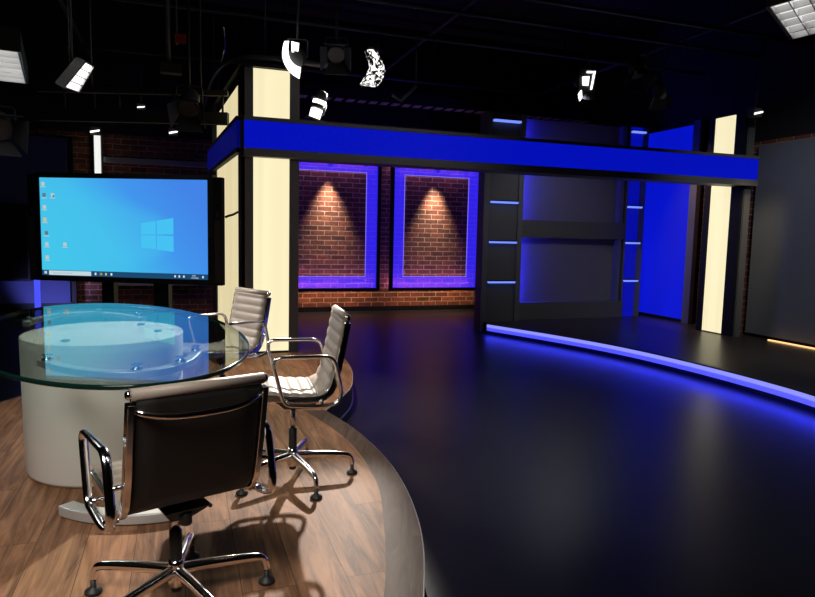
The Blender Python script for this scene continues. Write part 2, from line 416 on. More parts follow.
# ------------------------------------------------------------------ presenters' wooden platform
pl = thing('presenter_platform', 'low curved stage platform with walnut plank deck under the glass desk', 'stage platform', (0, 3.5, 0))
outer = catmull([(.0,.55,0),(.42,1.2,0),(.795,2.042,0),(.991,2.634,0),(1.086,3.3,0),(1.062,4.0,0),(.966,4.53,0)], 8)
inner = catmull([(-.1,.72,0),(.28,1.3,0),(.645,2.04,0),(.855,2.726,0),(.948,3.2,0),(.955,3.85,0),(.82,4.56,0)], 8)
lobe = catmull([(.966,4.53,0),(1.165,4.87,0),(1.332,5.217,0),(1.475,5.751,0),(1.545,6.25,0),(1.545,6.6,0),(1.46,6.83,0)], 6)
left = catmull([(.25,6.84,0),(-.5,6.25,0),(-1.15,5.5,0),(-1.5,4.6,0),(-1.65,3.4,0),(-1.55,2.0,0),(-1.1,1.0,0),(-.5,.62,0),(-.1,.72,0)], 6)
PH = .18
MB().prism(XY(inner[:-1])+[(.82,4.56)]+XY(lobe)+XY(left[:-1]), 0, PH, 0, 1).build('plank_deck', [M['deck'], M['deckside']], pl, world=True)
n_ = len(outer); mb = MB()
mb.prism(XY(outer)+XY(inner[::-1]), 0, PH, 0, 1)
mb.build('border_band', [M['border'], M['deckside']], pl, world=True, label='darker brown curved border along the platform edge')
mb = MB()
mb.tube([(p.x, p.y, PH-.006) for p in outer+lobe[1:]], .0055, 6)
mb.build('edge_trim', M['trimgrey'], pl, world=True)
MB().tube([(p.x+.004, p.y, .012) for p in lobe], .008, 6).build('base_trim', M['alu'], pl, world=True)

# ------------------------------------------------------------------ glass desk
GZ = .92
gc = Vector((-.37, 3.73)); gu = Vector((-.20, .98)); gv = Vector((.98, .20))
desk = thing('presenter_desk', 'oval glass-topped presenter desk on a round pale grey drum', 'desk', (-.40, 3.8, PH))
def ell(t, a, b, cen, e=2.0):
    ct, st = math.cos(t), math.sin(t)
    uu = a*math.copysign(abs(ct)**(2/e), ct); vv = b*math.copysign(abs(st)**(2/e), st)
    q = cen+gu*uu+gv*vv; return q
nseg = 96; gpoly = [ell(2*PI*k/nseg, 1.36, .627, gc, 2.03) for k in range(nseg)]
mb = MB(); th = .019; ch = .003
def loop(sc_, z): return [(gc.x+(q.x-gc.x)*sc_, gc.y+(q.y-gc.y)*sc_, z) for q in gpoly]
vs = loop(.996, GZ-th)+loop(1, GZ-th+ch)+loop(1, GZ-ch)+loop(.996, GZ)
fs = []
for l in range(3):
    for k in range(nseg):
        j = (k+1) % nseg; fs.append((l*nseg+k, l*nseg+j, (l+1)*nseg+j, (l+1)*nseg+k))
mb.add(vs, fs, 1, True); mb.f.append(list(range(nseg))[::-1]); mb.mi.append(0); mb.sm.append(False)
mb.f.append([3*nseg+k for k in range(nseg)]); mb.mi.append(0); mb.sm.append(False)
mb.build('glass_top', [M['glass'], M['glassedge']], desk, world=True, label='oval clear glass top with green edge')
MB().lathe([(.385,PH+.001),(.392,PH+.02),(.402,.885),(.398,.892)], 96, (-.40,3.84,0), sx=1., sy=1.1).build('drum_base', M['drum'], desk, world=True, label='round matt pale grey drum')
def arc_bar(pts_in, pts_out, z0, z1, name, bev=.004):
    mb = MB(); n = len(pts_in)
    poly = XY(pts_out)+XY(pts_in[::-1]); mb.prism(poly, z0, z1)
    return mb.build(name, M['satin'], desk, world=True, bevel=bev)
rc = Vector((-.42, 3.90)); ru = Vector((-.25, .968)); rv = Vector((.968, .25))
def rell(t, a, b): return rc+ru*(a*math.cos(t))+rv*(b*math.sin(t))
def ring_arc(t0, t1, n=30):
    T = [R(t0+(t1-t0)*k/n) for k in range(n+1)]
    arc_bar([rell(t, 1.045, .395) for t in T], [rell(t, 1.10, .445) for t in T], .845, .875, 'support_arc')
ring_arc(130, 234); ring_arc(-51, 55)
for t in (134, 156, 184, 230, -47, -15, 18, 51):
    q = rell(R(t), 1.072, .42)
    MB().lathe([(.024,.875),(.024,.884),(.015,.887),(.015,.897),(.022,.899),(.022,.9008)], 16, (q.x,q.y,0)).build('glass_standoff', M['chrome'], desk, world=True)
for dx, dy in ((-.15,-.28),(.27,-.03),(.17,.25)):
    MB().lathe([(.020,.892),(.020,.9005)], 16, (-.40+dx,3.84+dy,0)).build('glass_pad', M['lamp_grey'], desk, world=True)
fc = Vector((-.11, 3.45)); T = [R(219+(283-219)*k/22) for k in range(23)]
arc_bar([fc+Vector((math.cos(t), math.sin(t)))*.465 for t in T], [fc+Vector((math.cos(t), math.sin(t)))*.54 for t in T], PH+.004, PH+.05, 'foot_arc', .006)

# ------------------------------------------------------------------ chairs
def make_chair(dz):
    root = thing('office_chair', 'x', 'chair')
    W = .200      # half width of the upholstery
    # sling profile (y forward, z up), front roll to top roll
    prof = fillet([(0,.265,.470),(0,.22,.478),(0,-.04,.448),(0,-.150,.456),(0,-.188,.575),(0,-.238,.838)], [0,.05,.10,.11,.12,0], 7)
    L = [0.]
    for i in range(1, len(prof)): L.append(L[-1]+(prof[i]-prof[i-1]).length)
    def at(s):
        s = max(0, min(L[-1], s))
        for i in range(1, len(prof)):
            if s <= L[i] or i == len(prof)-1:
                t = (s-L[i-1])/max(1e-6, L[i]-L[i-1]); p = prof[i-1].lerp(prof[i], t); d = (prof[i]-prof[i-1]).normalized()
                return p, d
    s_bend = L[-1]*.46
    def sling(s0, s1, pitch, name, mat, inset, off, rib, thick, cols=6):
        n = max(6, int((s1-s0)/pitch*8)); top = []; bot = []
        for i in range(n+1):
            s = s0+(s1-s0)*i/n; p, d = at(s); nn = Vector((0, -d.z, d.y))   # towards the sitter
            if nn.z < 0 and abs(d.z) < .5: nn = -nn
            nn = Vector((0, d.z, -d.y)); nn = -nn if nn.y*0+nn.z < 0 and abs(d.y) > abs(d.z) else nn
            if abs(d.z) > abs(d.y) and nn.y < 0: nn = -nn
            h = rib*abs(math.sin(PI*(s-s0)/pitch))**.45
            top.append(p+nn*(off+h)); bot.append(p+nn*(off-thick))
        mb = MB(); w = W-inset
        xs = [-w+2*w*k/cols for k in range(cols+1)]
        vs = []
        for row in (top, bot):
            for p in row:
                for k, x in enumerate(xs):
                    e = .55 if (k in (0, cols) and row is top) else 1.
                    vs.append(Vector((x, p.y, p.z)))
        c1 = cols+1; o2 = (n+1)*c1; fs = []
        for i in range(n):
            for k in range(cols):
                a = i*c1+k; fs.append((a, a+1, a+c1+1, a+c1)); fs.append((o2+a+c1, o2+a+c1+1, o2+a+1, o2+a))
            fs.append((i*c1, i*c1+c1, o2+i*c1+c1, o2+i*c1)); k = cols
            fs.append((i*c1+k+c1, i*c1+k, o2+i*c1+k, o2+i*c1+k+c1))
        for k in range(cols):
            fs.append((k+1, k, o2+k, o2+k+1)); a = n*c1+k; fs.append((a, a+1, o2+a+1, o2+a))
        mb.add(vs, fs, 0, True)
        return mb.build(name, mat, root)
    sling(.012, s_bend, .056, 'seat', M['leather'], 0, .004, .0095, .010)
    sling(s_bend, L[-1]-.012, .056, 'backrest', M['leather'], 0, .004, .0095, .010)
    sling(s_bend-.02, L[-1]-.008, .2, 'back_cover', M['backmesh'], .010, -.012, 0., .006)
    sling(.02, s_bend-.02, .2, 'seat_underside', M['backmesh'], .010, -.012, 0., .006)
    # rolls at the front and the top, with end caps
    for nm, pp, off in (('top_roll', at(L[-1])[0], (0,-.006,.004)), ('front_roll', at(0)[0], (0,.004,-.008))):
        c0 = pp+Vector(off)
        ro = MB().tube([(-W-.004,c0.y,c0.z),(W+.004,c0.y,c0.z)], .0185, 18).build(nm, M['leather'], root)
        for sx in (-1, 1):
            MB().tube([(sx*(W+.003),c0.y,c0.z),(sx*(W+.012),c0.y,c0.z),(sx*(W+.018),c0.y,c0.z)], [.014,.014,.009], 14).build('end_cap', M['chrome'], ro)
    # aluminium side frames
    for sx in (-1, 1):
        mb = MB(); vs = []; x0, x1 = sx*(W-.004), sx*(W+.017); nP = 40
        for i in range(nP+1):
            p, d = at(L[-1]*(.02+.955*i/nP)); nn = Vector((0, d.z, -d.y))
            if (abs(d.y) > abs(d.z) and nn.z < 0) or (abs(d.z) >= abs(d.y) and nn.y < 0): nn = -nn
            h = .018
            for x, q in ((x0, .3), (x1, .3), (x1, -1.5), (x0, -1.5)):
                vs.append(Vector((x, p.y, p.z))+nn*h*q)
        fs = []
        for i in range(nP):
            for k in range(4):
                l = (k+1) % 4; fs.append((i*4+k, i*4+l, i*4+4+l, i*4+4+k))
        fs.append((0,1,2,3)); fs.append((nP*4+3,nP*4+2,nP*4+1,nP*4))
        mb.add(vs, fs, 0, False); mb.build('side_frame', M['chrome'], root, bevel=.003)
    # curved stretcher across the back
    pb, db = at(L[-1]*.905); nb = Vector((0, db.z, -db.y)); nb = -nb if nb.y < 0 else nb
    path = []
    for k in range(13):
        t = -1+2*k/12; bow = (1-abs(t)**3.0)
        path.append(pb+Vector((t*(W+.004), 0, 0))-nb*(.016+.040*bow)+Vector((0, 0, -.020*bow+.034)))
    MB().tube(path, [.010-.002*abs(-1+2*k/12) for k in range(13)], 10, flat=(1.1,.8)).build('back_stretcher', M['chrome'], root)
    p0, d0 = at(L[-1]*.14); MB().tube([(-W,p0.y,p0.z-.018),(W,p0.y,p0.z-.018)], .009, 10).build('seat_stretcher', M['chrome'], root)
    p0, d0 = at(L[-1]*.36); MB().tube([(-W,p0.y,p0.z-.018),(W,p0.y,p0.z-.018)], .009, 10).build('seat_stretcher', M['chrome'], root)
    # armrests: closed loop of flat polished tube
    for sx in (-1, 1):
        x = sx*.255
        lp = fillet([(x,.065,.428),(x,.125,.662),(x,-.172,.662),(x,-.222,.445),(x,-.13,.415)], [.04,.055,.05,.08,.05], 7, closed=True)
        arm = MB().tube(lp, .0118, 12, closed=True, flat=(.8,1.25)).build('armrest', M['chrome'], root)
        for py, pz in ((.05,.44),(-.12,.43),(-.195,.56)):
            MB().tube([(sx*(W+.012),py,pz),(x,py,pz)], .008, 8).build('arm_stud', M['chrome'], arm)
    # mechanism, column, base
    mb = MB()
    mb.add([(-.075,.11,.415),(.075,.11,.415),(.075,-.13,.412),(-.075,-.13,.412),(-.032,.045,.348),(.032,.045,.348),(.032,-.05,.348),(-.032,-.05,.348)],
           [(0,1,2,3),(7,6,5,4),(0,4,5,1),(1,5,6,2),(2,6,7,3),(3,7,4,0)])
    mb.box(-W, W, -.02, .02, .412, .424)
    mb.tube([(.07,.0,.40),(.10,.0,.375),(.125,.0,.348)], .007, 8); 
    mech = mb.build('tilt_mechanism', M['black'], root, bevel=.006)
    MB().lathe([(.016,-.022),(.02,-.018),(.02,.018),(.016,.022)], 14, (0,-.10,.375)).build('tilt_knob', M['rubber'], mech)
    MB().lathe([(.0135,.245),(.0135,.39)], 18).build('gas_column', M['chrome'], root)
    MB().lathe([(.021,.155),(.0215,.16),(.021,.262),(.017,.266)], 20).build('column_sleeve', M['rubber'], root)
    hub = MB().lathe([(.022,.062),(.027,.066),(.030,.10),(.029,.145),(.024,.162)], 20).build('hub', M['chrome'], root)
    MB().lathe([(.016,.045),(.018,.05),(.018,.064)], 14).build('hub_cap', M['rubber'], hub)
    return root
BASE_OFF = {}
def add_leg(root, ang):
    d = Vector((math.cos(ang), math.sin(ang), 0)); u = Vector((0,0,1))
    pts = [d*.012+u*.118, d*.10+u*.117, d*.22+u*.110, d*.282+u*.103, d*.303+u*.090, d*.311+u*.066, d*.313+u*.052]
    leg = MB().tube(catmull(pts, 4), [.0215-.0095*min(1, k/16) for k in range(25)], 12, flat=(1.05,.95)).build('leg', M['chrome'], root)
    gl = MB().lathe([(.027,0),(.030,.004),(.028,.012),(.014,.020),(.0095,.026),(.0095,.054)], 18, d*.313).build('glide', M['rubber'], leg)
    return leg
def place_chair(proto, loc, face, base_off, label, raise_):
    """face: heading of the sitter; base_off: heading of the first star leg; raise_: height setting of the seat"""
    r_ = proto if proto.get('fresh') else None
    root = copy_tree(proto); root.location = loc
    rz = math.atan2(-face[0], face[1]); root.rotation_euler = (0, 0, rz)
    for k in range(5):
        add_leg(root, base_off-rz+2*PI*k/5)
    for ch in root.children:
        if not any(ch.name.startswith(n) for n in ('leg', 'hub', 'column_sleeve', 'gas_column')): ch.location.z += raise_
    tag(root, label, 'chair', 'ribbed swivel chairs round the desk')
    return root
proto = make_chair(0)
ch1 = place_chair(proto, (-.03,2.255,PH+.001), (-.33,.944), R(80), 'taupe swivel chair turned away, showing its black back and curved chrome stretcher', -.035)
ch2 = place_chair(proto, (.535,3.30,PH+.001), (-.995,.07), R(-6), 'taupe ribbed swivel chair seen side-on, right of the desk near the platform edge', .022)
ch3 = place_chair(proto, (.26,4.66,PH+.001), (-.89,-.46), R(20), 'taupe ribbed swivel chair behind the far end of the glass desk, before the cream column', .0)
def kill(o):
    for c_ in list(o.children): kill(c_)
    bpy.data.objects.remove(o)
kill(proto)

# ------------------------------------------------------------------ large touch screen on its stand
tvr = R(-24.8)
tv = thing('display_screen', 'large flat touch screen on black stand showing a blue computer desktop', 'screen', (-.559,7.245,0), (0,0,tvr))
PW, PZ0, PZ1 = 1.787, .95, 1.95
MB().box(-PW/2, PW/2, -.004, .0, PZ0, PZ1).build('display', M['screen'], tv)
mb = MB(); bz = .055
mb.box(-PW/2-bz, PW/2+bz, -.012, .07, PZ1, PZ1+.05); mb.box(-PW/2-bz, PW/2+bz, -.012, .07, PZ0-.055, PZ0)
mb.box(-PW/2-bz, -PW/2, -.012, .07, PZ0, PZ1); mb.box(PW/2, PW/2+bz, -.012, .07, PZ0, PZ1)
mb.box(-PW/2, PW/2, .001, .07, PZ0, PZ1)
mb.build('bezel', M['black'], tv)
for sx in (-1, 1):
    a, b = sorted((sx*(PW/2+bz+.002), sx*(PW/2+bz+.085)))
    sp_ = MB().box(a, b, .0, .09, PZ0-.055, PZ1+.03).build('side_speaker', M['frame_black'], tv, bevel=.004)
    MB().box(a+.008, b-.008, -.004, .0, PZ0-.03, PZ0+.6).build('speaker_grille', M['lamp'], sp_)
    MB().box(a+.03, b-.03, -.004, .0, PZ0+.64, PZ0+.68).build('speaker_badge', M['lamp_grey'], sp_)
for x, w in ((-.23,.13),(.35,.16)):
    MB().box(x-w/2, x+w/2, .08, .16, .04, 1.4).build('stand_post', M['frame_black'], tv)
MB().box(-.45, .55, -.06, .34, 0, .04).build('stand_base', M['frame_black'], tv, bevel=.01)
def ui(name, u0, u1, v0, v1, m, d=.0055, par=None):
    """rectangle on the picture; u right 0..1, v down 0..1"""
    x0, x1 = -PW/2+u0*PW, -PW/2+u1*PW; z0, z1 = PZ1-v1, PZ1-v0
    return MB().box(x0, x1, -d, -.0042, z0, z1).build(name, m, par or tv)
for X, Y, mt in ((140,112,'icon'),(143,147,'icon_dark'),(170,147,'icon'),(143,185,'icon'),(143,225,'icon_yellow'),(147,267,'icon_dark'),(147,302,'icon'),(205,302,'icon'),(147,345,'icon')):
    u = (X/3.135-41.3)/167.; v = (150+Y/3.135-179.2)/98.7
    ic = ui('desktop_icon', u-.010, u+.010, v-.022, v+.016, M[mt])
    ui('icon_caption', u-.016, u+.016, v+.024, v+.031, M['icon'], par=ic)
    if (X, Y) in ((170,147),): ui('icon_badge', u+.001, u+.009, v+.0, v+.014, M['frame_black'], .006, par=ic)
tb = ui('taskbar', 0, 1, .945, 1., M['taskbar'])
sb = ui('search_box', .042, .30, .95, .995, M['search'], .0062, tb)
# menu button: four little squares
for a in (0, 1):
    for b in (0, 1): ui('menu_button', .014+a*.008, .021+a*.008, .958+b*.014, .970+b*.014, M['white_ui'], .0062, tb)
for u, mt in ((.322,'white_ui'),(.352,'red_ui'),(.358,'green_ui'),(.385,'icon_yellow'),(.418,'white_ui')):
    ui('taskbar_icon', u, u+.010, .960, .985, M[mt], .0062, tb)
for u in (.80,.825,.852,.965): ui('tray_icon', u, u+.009, .962, .984, M['white_ui'], .0062, tb)
def text(body, name, u, v, size, m, par):
    cu = bpy.data.curves.new(name, 'FONT'); cu.body = body; cu.size = size; cu.extrude = .0003
    o = bpy.data.objects.new(name, cu); COL.objects.link(o); dg = bpy.context.evaluated_depsgraph_get()
    me = bpy.data.meshes.new_from_object(o.evaluated_get(dg)); bpy.data.objects.remove(o)
    o = bpy.data.objects.new(name, me); COL.objects.link(o); me.materials.clear(); me.materials.append(m)
    o.rotation_euler = (PI/2, 0, 0); o.location = (-PW/2+u*PW, -.0066, PZ1-v); o.parent = par
    return o
text('Type here to search', 'search_text', .065, .981, .026, M['searchtext'], sb)
text('09:05', 'clock_text', .905, .968, .018, M['white_ui'], tb)
text('11/03/2020', 'clock_text', .897, .990, .018, M['white_ui'], tb)
# four pane window logo in perspective
def q2(X, Y): return ((X/3.135-41.3)/167., (150+Y/3.135-179.2)/98.7)
def lq(p):
    mb = MB(); pts = []
    for X, Y in p:
        u, v = q2(X, Y); pts.append(Vector((-PW/2+u*PW, -.0045, PZ1-v)))
    mb.quadbox(pts, (0,-1,0), .0012); mb.build('logo_pane', M['logo'], tv)
lq([(447,229),(492,221),(492,262),(447,263)]); lq([(496,220),(547,210),(547,262),(496,262)])
lq([(447,266),(492,266),(492,309),(447,304)]); lq([(496,266),(547,266),(547,316),(496,310)])

# ------------------------------------------------------------------ set: left light column
colL = thing('light_column', 'tall glowing cream light column in dark frame behind the rearmost chair', 'light column', (.88,8.2,0))
def sidex(y): return .585-.057*(y-6.9)
ZT = 3.10
MB().prism([(.60,6.93),(1.16,6.93),(1.10,9.75),(.44,9.75)], 0, ZT).build('core', M['frame_black'], colL, world=True)
for x0, x1 in ((.585,.70),(1.07,1.17)):
    MB().box(x0, x1, 6.90, 6.95, 0, ZT).build('frame_post', M['frame'], colL, world=True)
MB().box(.70, 1.07, 6.915, 6.93, .19, 3.095).build('front_lightbox', M['cream'], colL, world=True)
def sq(y0, y1, z0, z1, t, name, m, off=0., par=colL):
    mb = MB(); mb.quadbox([(sidex(y0)-off,y0,z0),(sidex(y1)-off,y1,z0),(sidex(y1)-off,y1,z1),(sidex(y0)-off,y0,z1)], (1,0,0), t)
    return mb.build(name, m, par, world=True)
sq(6.90, 7.16, 0, ZT, .03, 'frame_post', M['frame_black'])
sq(9.25, 9.78, 0, ZT, .03, 'frame_post', M['frame'])
sq(7.17, 9.25, .19, 2.98, .02, 'side_lightbox', M['cream_dim'], -.012)
cap = MB().prism([(.56,6.86),(1.2,6.86),(1.14,9.8),(.38,9.8)], ZT, ZT+.04).build('cap', M['frame_black'], colL, world=True)
tb_ = thing('lighting_truss', 'dark ladder truss reaching left from the near cream column above the touch screen', 'truss', (.50,7.6,0), (0,0,R(-19)))
MB().box(-2.1, 0, -.04, .04, 2.615, 2.745).build('lower_chord', M['frame_dim'], tb_)
MB().box(-2.1, 0, -.03, .03, 2.925, 2.985).build('upper_chord', M['frame_dim'], tb_)
for x in (-1.8, -1.2, -.6, -.06): MB().tube([(x,0,2.74),(x,0,2.93)], .012, 8).build('strut', M['pipe'], tb_)
for x in (-1.5, -.3): MB().tube([(x,0,2.98),(x,0,5.205)], .012, 8).build('hanger_rod', M['pipe'], tb_)
# bracket arm between the screen and the column
tag(MB().tube([(.428,6.90,1.59),(.46,6.96,1.605),(.50,7.05,1.615),(.566,7.15,1.65)], .013, 8).build('bridging_cable', M['black']), 'thin black cable bridging from touch screen to cream column', 'cable')

# ------------------------------------------------------------------ set: right light column
colR = thing('light_column', 'tall glowing cream light column at the far right end of the blue header', 'light column', (7.3,7.25,.15))
MB().box(7.17, 7.30, 6.94, 7.58, .15, 3.2).build('core', M['frame_black'], colR, world=True)
MB().box(7.15, 7.175, 6.93, 7.10, .15, 3.2).build('frame_post', M['frame_black'], colR, world=True)
MB().box(7.15, 7.175, 7.47, 7.58, .15, 3.2).build('frame_post', M['frame_black'], colR, world=True)
MB().box(7.16, 7.175, 7.10, 7.47, .165, 3.18).build('side_lightbox', M['cream'], colR, world=True)
MB().box(7.20, 7.30, 6.91, 6.94, .15, 3.2).build('front_panel', M['frame'], colR, world=True)

# ------------------------------------------------------------------ set: header band
hd = thing('header_beam', 'long horizontal header beam glowing blue across the top of the set', 'header beam', (4,7.0,2.2))
def hbox(z0, z1, y0, y1, nm, m, x0=.585, x1=7.30): return MB().box(x0, x1, y0, y1, z0, z1).build(nm, m, hd, world=True)
hbox(2.285, 2.56, 6.82, 6.90, 'led_face', M['led'])
hbox(2.56, 2.598, 6.80, 7.10, 'top_trim', M['frame'])
hbox(2.205, 2.285, 6.80, 7.10, 'bottom_trim', M['frame'])
hbox(2.285, 2.56, 7.09, 7.10, 'back_panel', M['frame_black'], 1.2, 7.1)
MB().box(.565, .60, 6.80, 6.83, 2.205, 2.615).build('corner_post', M['frame_black'], hd, world=True)
def hside(z0, z1, nm, m, off, y0=6.86, y1=9.9):
    mb = MB(); mb.quadbox([(sidex(y0)-off,y0,z0),(sidex(y1)-off,y1,z0),(sidex(y1)-off,y1,z1),(sidex(y0)-off,y0,z1)], (1,0,0), .05)
    mb.build(nm, m, hd, world=True)
hside(2.285, 2.56, 'led_return', M['led_side'], .055)
hside(2.56, 2.60, 'top_trim', M['frame_black'], .06)
hside(2.24, 2.285, 'bottom_trim', M['frame_black'], .06)

# ------------------------------------------------------------------ brick window frames
def brick_frame(x0, x1, label):
    z0, z1 = .405, 2.80; y = 11.4
    t = thing('brick_window_frame', label, 'lit frame', ((x0+x1)/2, y, z0), group='blue lit frames on the brick wall')
    b = .055
    mb = MB(); mb.box(x0, x1, y, y+.10, z0, z0+b); mb.box(x0, x1, y, y+.10, z1-b, z1); mb.box(x0, x0+b, y, y+.10, z0+b, z1-b); mb.box(x1-b, x1, y, y+.10, z0+b, z1-b)
    mb.build('outer_frame', M['frame_black'], t, world=True)
    a0, a1, c0, c1 = x0+b, x1-b, z0+b, z1-b; w = .215
    mb = MB(); ym = y+.045
    mb.box(a0, a1, ym, ym+.008, c0, c0+w); mb.box(a0, a1, ym, ym+.008, c1-w, c1); mb.box(a0, a0+w, ym, ym+.008, c0+w, c1-w); mb.box(a1-w, a1, ym, ym+.008, c0+w, c1-w)
    ac = mb.build('acrylic_border', M['acrylic'], t, world=True, label='translucent blue lit border with the brick showing through')
    mb = MB(); e = .012; i0, i1, k0, k1 = a0+w, a1-w, c0+w, c1-w
    mb.box(i0-e, i1+e, ym-.004, ym-.001, k0-e, k0); mb.box(i0-e, i1+e, ym-.004, ym-.001, k1, k1+e); mb.box(i0-e, i0, ym-.004, ym-.001, k0, k1); mb.box(i1, i1+e, ym-.004, ym-.001, k0, k1)
    mb.build('lit_edge', M['acrylic_line'], ac, world=True)
    mb = MB()
    for hx in (x0+.2, x1-.2):
        mb.box(hx-.02, hx+.02, y+.10, 11.75, z1-.12, z1-.08); mb.box(hx-.02, hx+.02, y+.10, 11.75, z0+.02, z0+.05)
    mb.build('wall_bracket', M['frame_black'], t, world=True)
    MB().box(x0+.05, x1-.05, y+.105, y+.13, z0+.005, z0+.03).build('warm_light_strip', M['warmstrip'], t, world=True, label='warm white strip washing the bricks below')
    return t
brick_frame(1.62, 3.42, 'blue bordered frame on the brick wall, next to the cream column')
brick_frame(3.62, 5.43, 'blue bordered frame on the brick wall, next to the dark shelf tower')

# ------------------------------------------------------------------ shelf towers, niche wall and blue lightbox
def tower(x0, x1, y, label, m_face, zs, zb, bx0, bx1, pl_=.085, pr_=.085):
    t = thing('light_tower', label, 'set tower', ((x0+x1)/2, y+.1, zb))
    MB().box(x0+.03, x1-.03, y+.03, y+.22, zb, 3.3).build('face_panel', m_face, t, world=True)
    MB().box(x0, x0+pl_, y, y+.22, zb, 3.3).build('side_post', M['frame'], t, world=True)
    MB().box(x1-pr_, x1, y, y+.22, zb, 3.3).build('side_post', M['frame'], t, world=True)
    for z in zs:
        sh = MB().box(bx0, bx1, y-.03, y+.04, z+.012, z+.03).build('light_shelf', M['frame_black'], t, world=True)
        MB().box(bx0, bx1, y-.032, y+.03, z-.016, z+.012).build('led_bar', M['bluebar'], sh, world=True)
    return t
tower(4.30, 4.965, 8.95, 'dark grey set tower with glowing blue bars beside the brick frames', M['fabric_dark'], (.757,1.367,1.972,2.58,3.18), 0, 4.42, 4.865)
t2 = tower(6.98, 7.36, 9.12, 'narrow blue lit set tower with glowing bars in the corner by the blue panel', M['blueface'], (.76,1.395,1.992,2.6,3.22), .15, 7.03, 7.29, .03, .10)
nw = thing('niche_wall', 'dark grey fabric panelled wall between the two bar-lit towers', 'set wall', (5.9,9.3,.15))
MB().box(4.965, 6.98, 9.24, 9.34, .15, 3.3).build('backing_panel', M['fabric'], nw, world=True)
MB().box(5.0, 6.98, 9.06, 9.24, .15, .42).build('base_ledge', M['fabric_dark'], nw, world=True)
MB().box(5.0, 6.98, 9.10, 9.24, 1.45, 1.72).build('middle_ledge', M['fabric_dark'], nw, world=True)
MB().box(6.86, 6.93, 9.12, 9.24, .42, 3.3).build('upright', M['frame'], nw, world=True)
MB().box(4.967, 4.975, 9.13, 9.235, .42, 1.44).build('edge_led', M['edgeglow'], nw, world=True, label='vertical blue glowing edge light')
MB().box(4.967, 4.975, 9.13, 9.235, 1.73, 3.25).build('edge_led', M['edgeglow'], nw, world=True, label='vertical blue glowing edge light')
MB().box(4.967, 5.045, 9.10, 9.12, .42, 3.3).build('led_shield', M['frame'], nw, world=True)  # added strip, keeps the edge light off the grey backdrop
bp = thing('blue_lightbox', 'tall glowing blue wall panel on the riser left of the right cream column', 'light panel', (7.58,8.8,.15))
MB().box(7.55, 7.57, 8.28, 9.42, .20, 3.25).build('lit_face', M['bluebox'], bp, world=True)
MB().box(7.57, 7.64, 8.14, 9.46, .15, 3.3).build('backing_panel', M['frame_black'], bp, world=True)
MB().box(7.50, 7.575, 8.12, 8.27, .15, 3.3).build('end_post', M['frame'], bp, world=True)
MB().box(7.53, 7.575, 8.27, 9.42, .15, .195).build('bottom_rail', M['frame_black'], bp, world=True)

# ------------------------------------------------------------------ riser with LED strip
rs = thing('stage_riser', 'low black curved stage riser edged with a glowing blue-white strip', 'stage platform', (6.2,6,0))
edge = catmull([(4.30,8.72,0),(4.76,7.56,0),(5.06,6.55,0),(5.19,5.55,0),(5.21,4.65,0),(5.15,4.0,0),(4.95,3.1,0),(4.6,2.2,0),(4.2,1.5,0)], 8)
def off(pts, d):
    out = []
    for i, p in enumerate(pts):
        t = (pts[min(i+1,len(pts)-1)]-pts[max(i-1,0)]).normalized(); out.append(p+Vector((t.y, -t.x, 0))*-d)
    return out
e_in = off(edge, .03) 
RZ = .155
MB().prism(XY(e_in)+[(4.4,.8),(7.6,.8),(7.64,9.46),(6.98,9.46),(6.98,9.06),(4.97,9.06),(4.97,8.94),(4.36,8.94)], 0, RZ-.006).build('riser_deck', M['riser'], rs, world=True)
def ribbon(pts, pts2, z0, z1, nm, m, par, **kw):
    return MB().prism(XY(pts)+XY(pts2[::-1]), z0, z1).build(nm, m, par, world=True, **kw)
o1 = edge; o2 = e_in
ribbon(off(edge,.0), off(edge,.07), RZ-.014, RZ, 'deck_lip', M['riser_lip'], rs)
ribbon(off(edge,.006), off(edge,.03), .095, RZ-.014, 'led_strip', M['strip'], rs, label='bright blue-white light strip')
ribbon(off(edge,.008), off(edge,.03), .045, .095, 'strip_diffuser', M['strip_low'], rs)
ribbon(off(edge,.004), off(edge,.03), .0, .045, 'kick_plate', M['frame_black'], rs)

# ------------------------------------------------------------------ grey backdrop panel at the right
gp = thing('backdrop_panel', 'large plain slate grey backdrop panel on the far right wall', 'backdrop panel', (7.52,5.4,.15))
MB().box(7.50, 7.53, 3.4, 7.02, .19, 2.78).build('panel_face', M['greypanel'], gp, world=True)
MB().box(7.53, 7.66, 3.4, 6.98, .15, 2.76).build('panel_frame', M['frame_black'], gp, world=True)
MB().box(7.40, 7.43, 3.4, 6.55, .150, .165).build('warm_light_strip', M['warmstrip'], gp, world=True, label='thin warm glow strip for light leaking under the panel')  # leaking light drawn as an emissive bar

# ------------------------------------------------------------------ left background
lb = thing('backdrop_panel', 'navy blue backdrop panel behind the left end of the touch screen', 'backdrop panel', (-2.7,11.5,.2))
MB().box(-4.6, -1.68, 11.45, 11.5, .25, 2.82).build('panel_face', M['navy'], lb, world=True)
MB().box(-4.6, -1.60, 11.5, 11.6, .20, 2.85).build('panel_frame', M['frame_black'], lb, world=True)
MB().box(-4.5, -1.8, 11.6, 11.75, 1., 1.1).build('wall_bracket', M['frame_black'], lb, world=True)
MB().box(-4.5, -1.9, 11.48, 11.60, .0, .2).build('foot', M['frame_black'], lb, world=True)
tvl = thing('wall_monitor', 'switched-off black monitor at the left edge in front of the navy panel', 'screen', (-3,11.2,0))
MB().box(-3.9, -2.20, 11.12, 11.16, .66, 1.74).build('screen_glass', principled('dead_screen', (.003,.003,.004), .3), tvl, world=True)
MB().box(-3.95, -2.16, 11.16, 11.26, .62, 1.78).build('bezel', M['frame_black'], tvl, world=True)
MB().box(-3.2, -3.0, 11.2, 11.25, .03, .7).build('stand_post', M['frame_black'], tvl, world=True)
MB().box(-3.5, -2.7, 11.0, 11.4, 0, .03).build('stand_base', M['frame_black'], tvl, world=True)
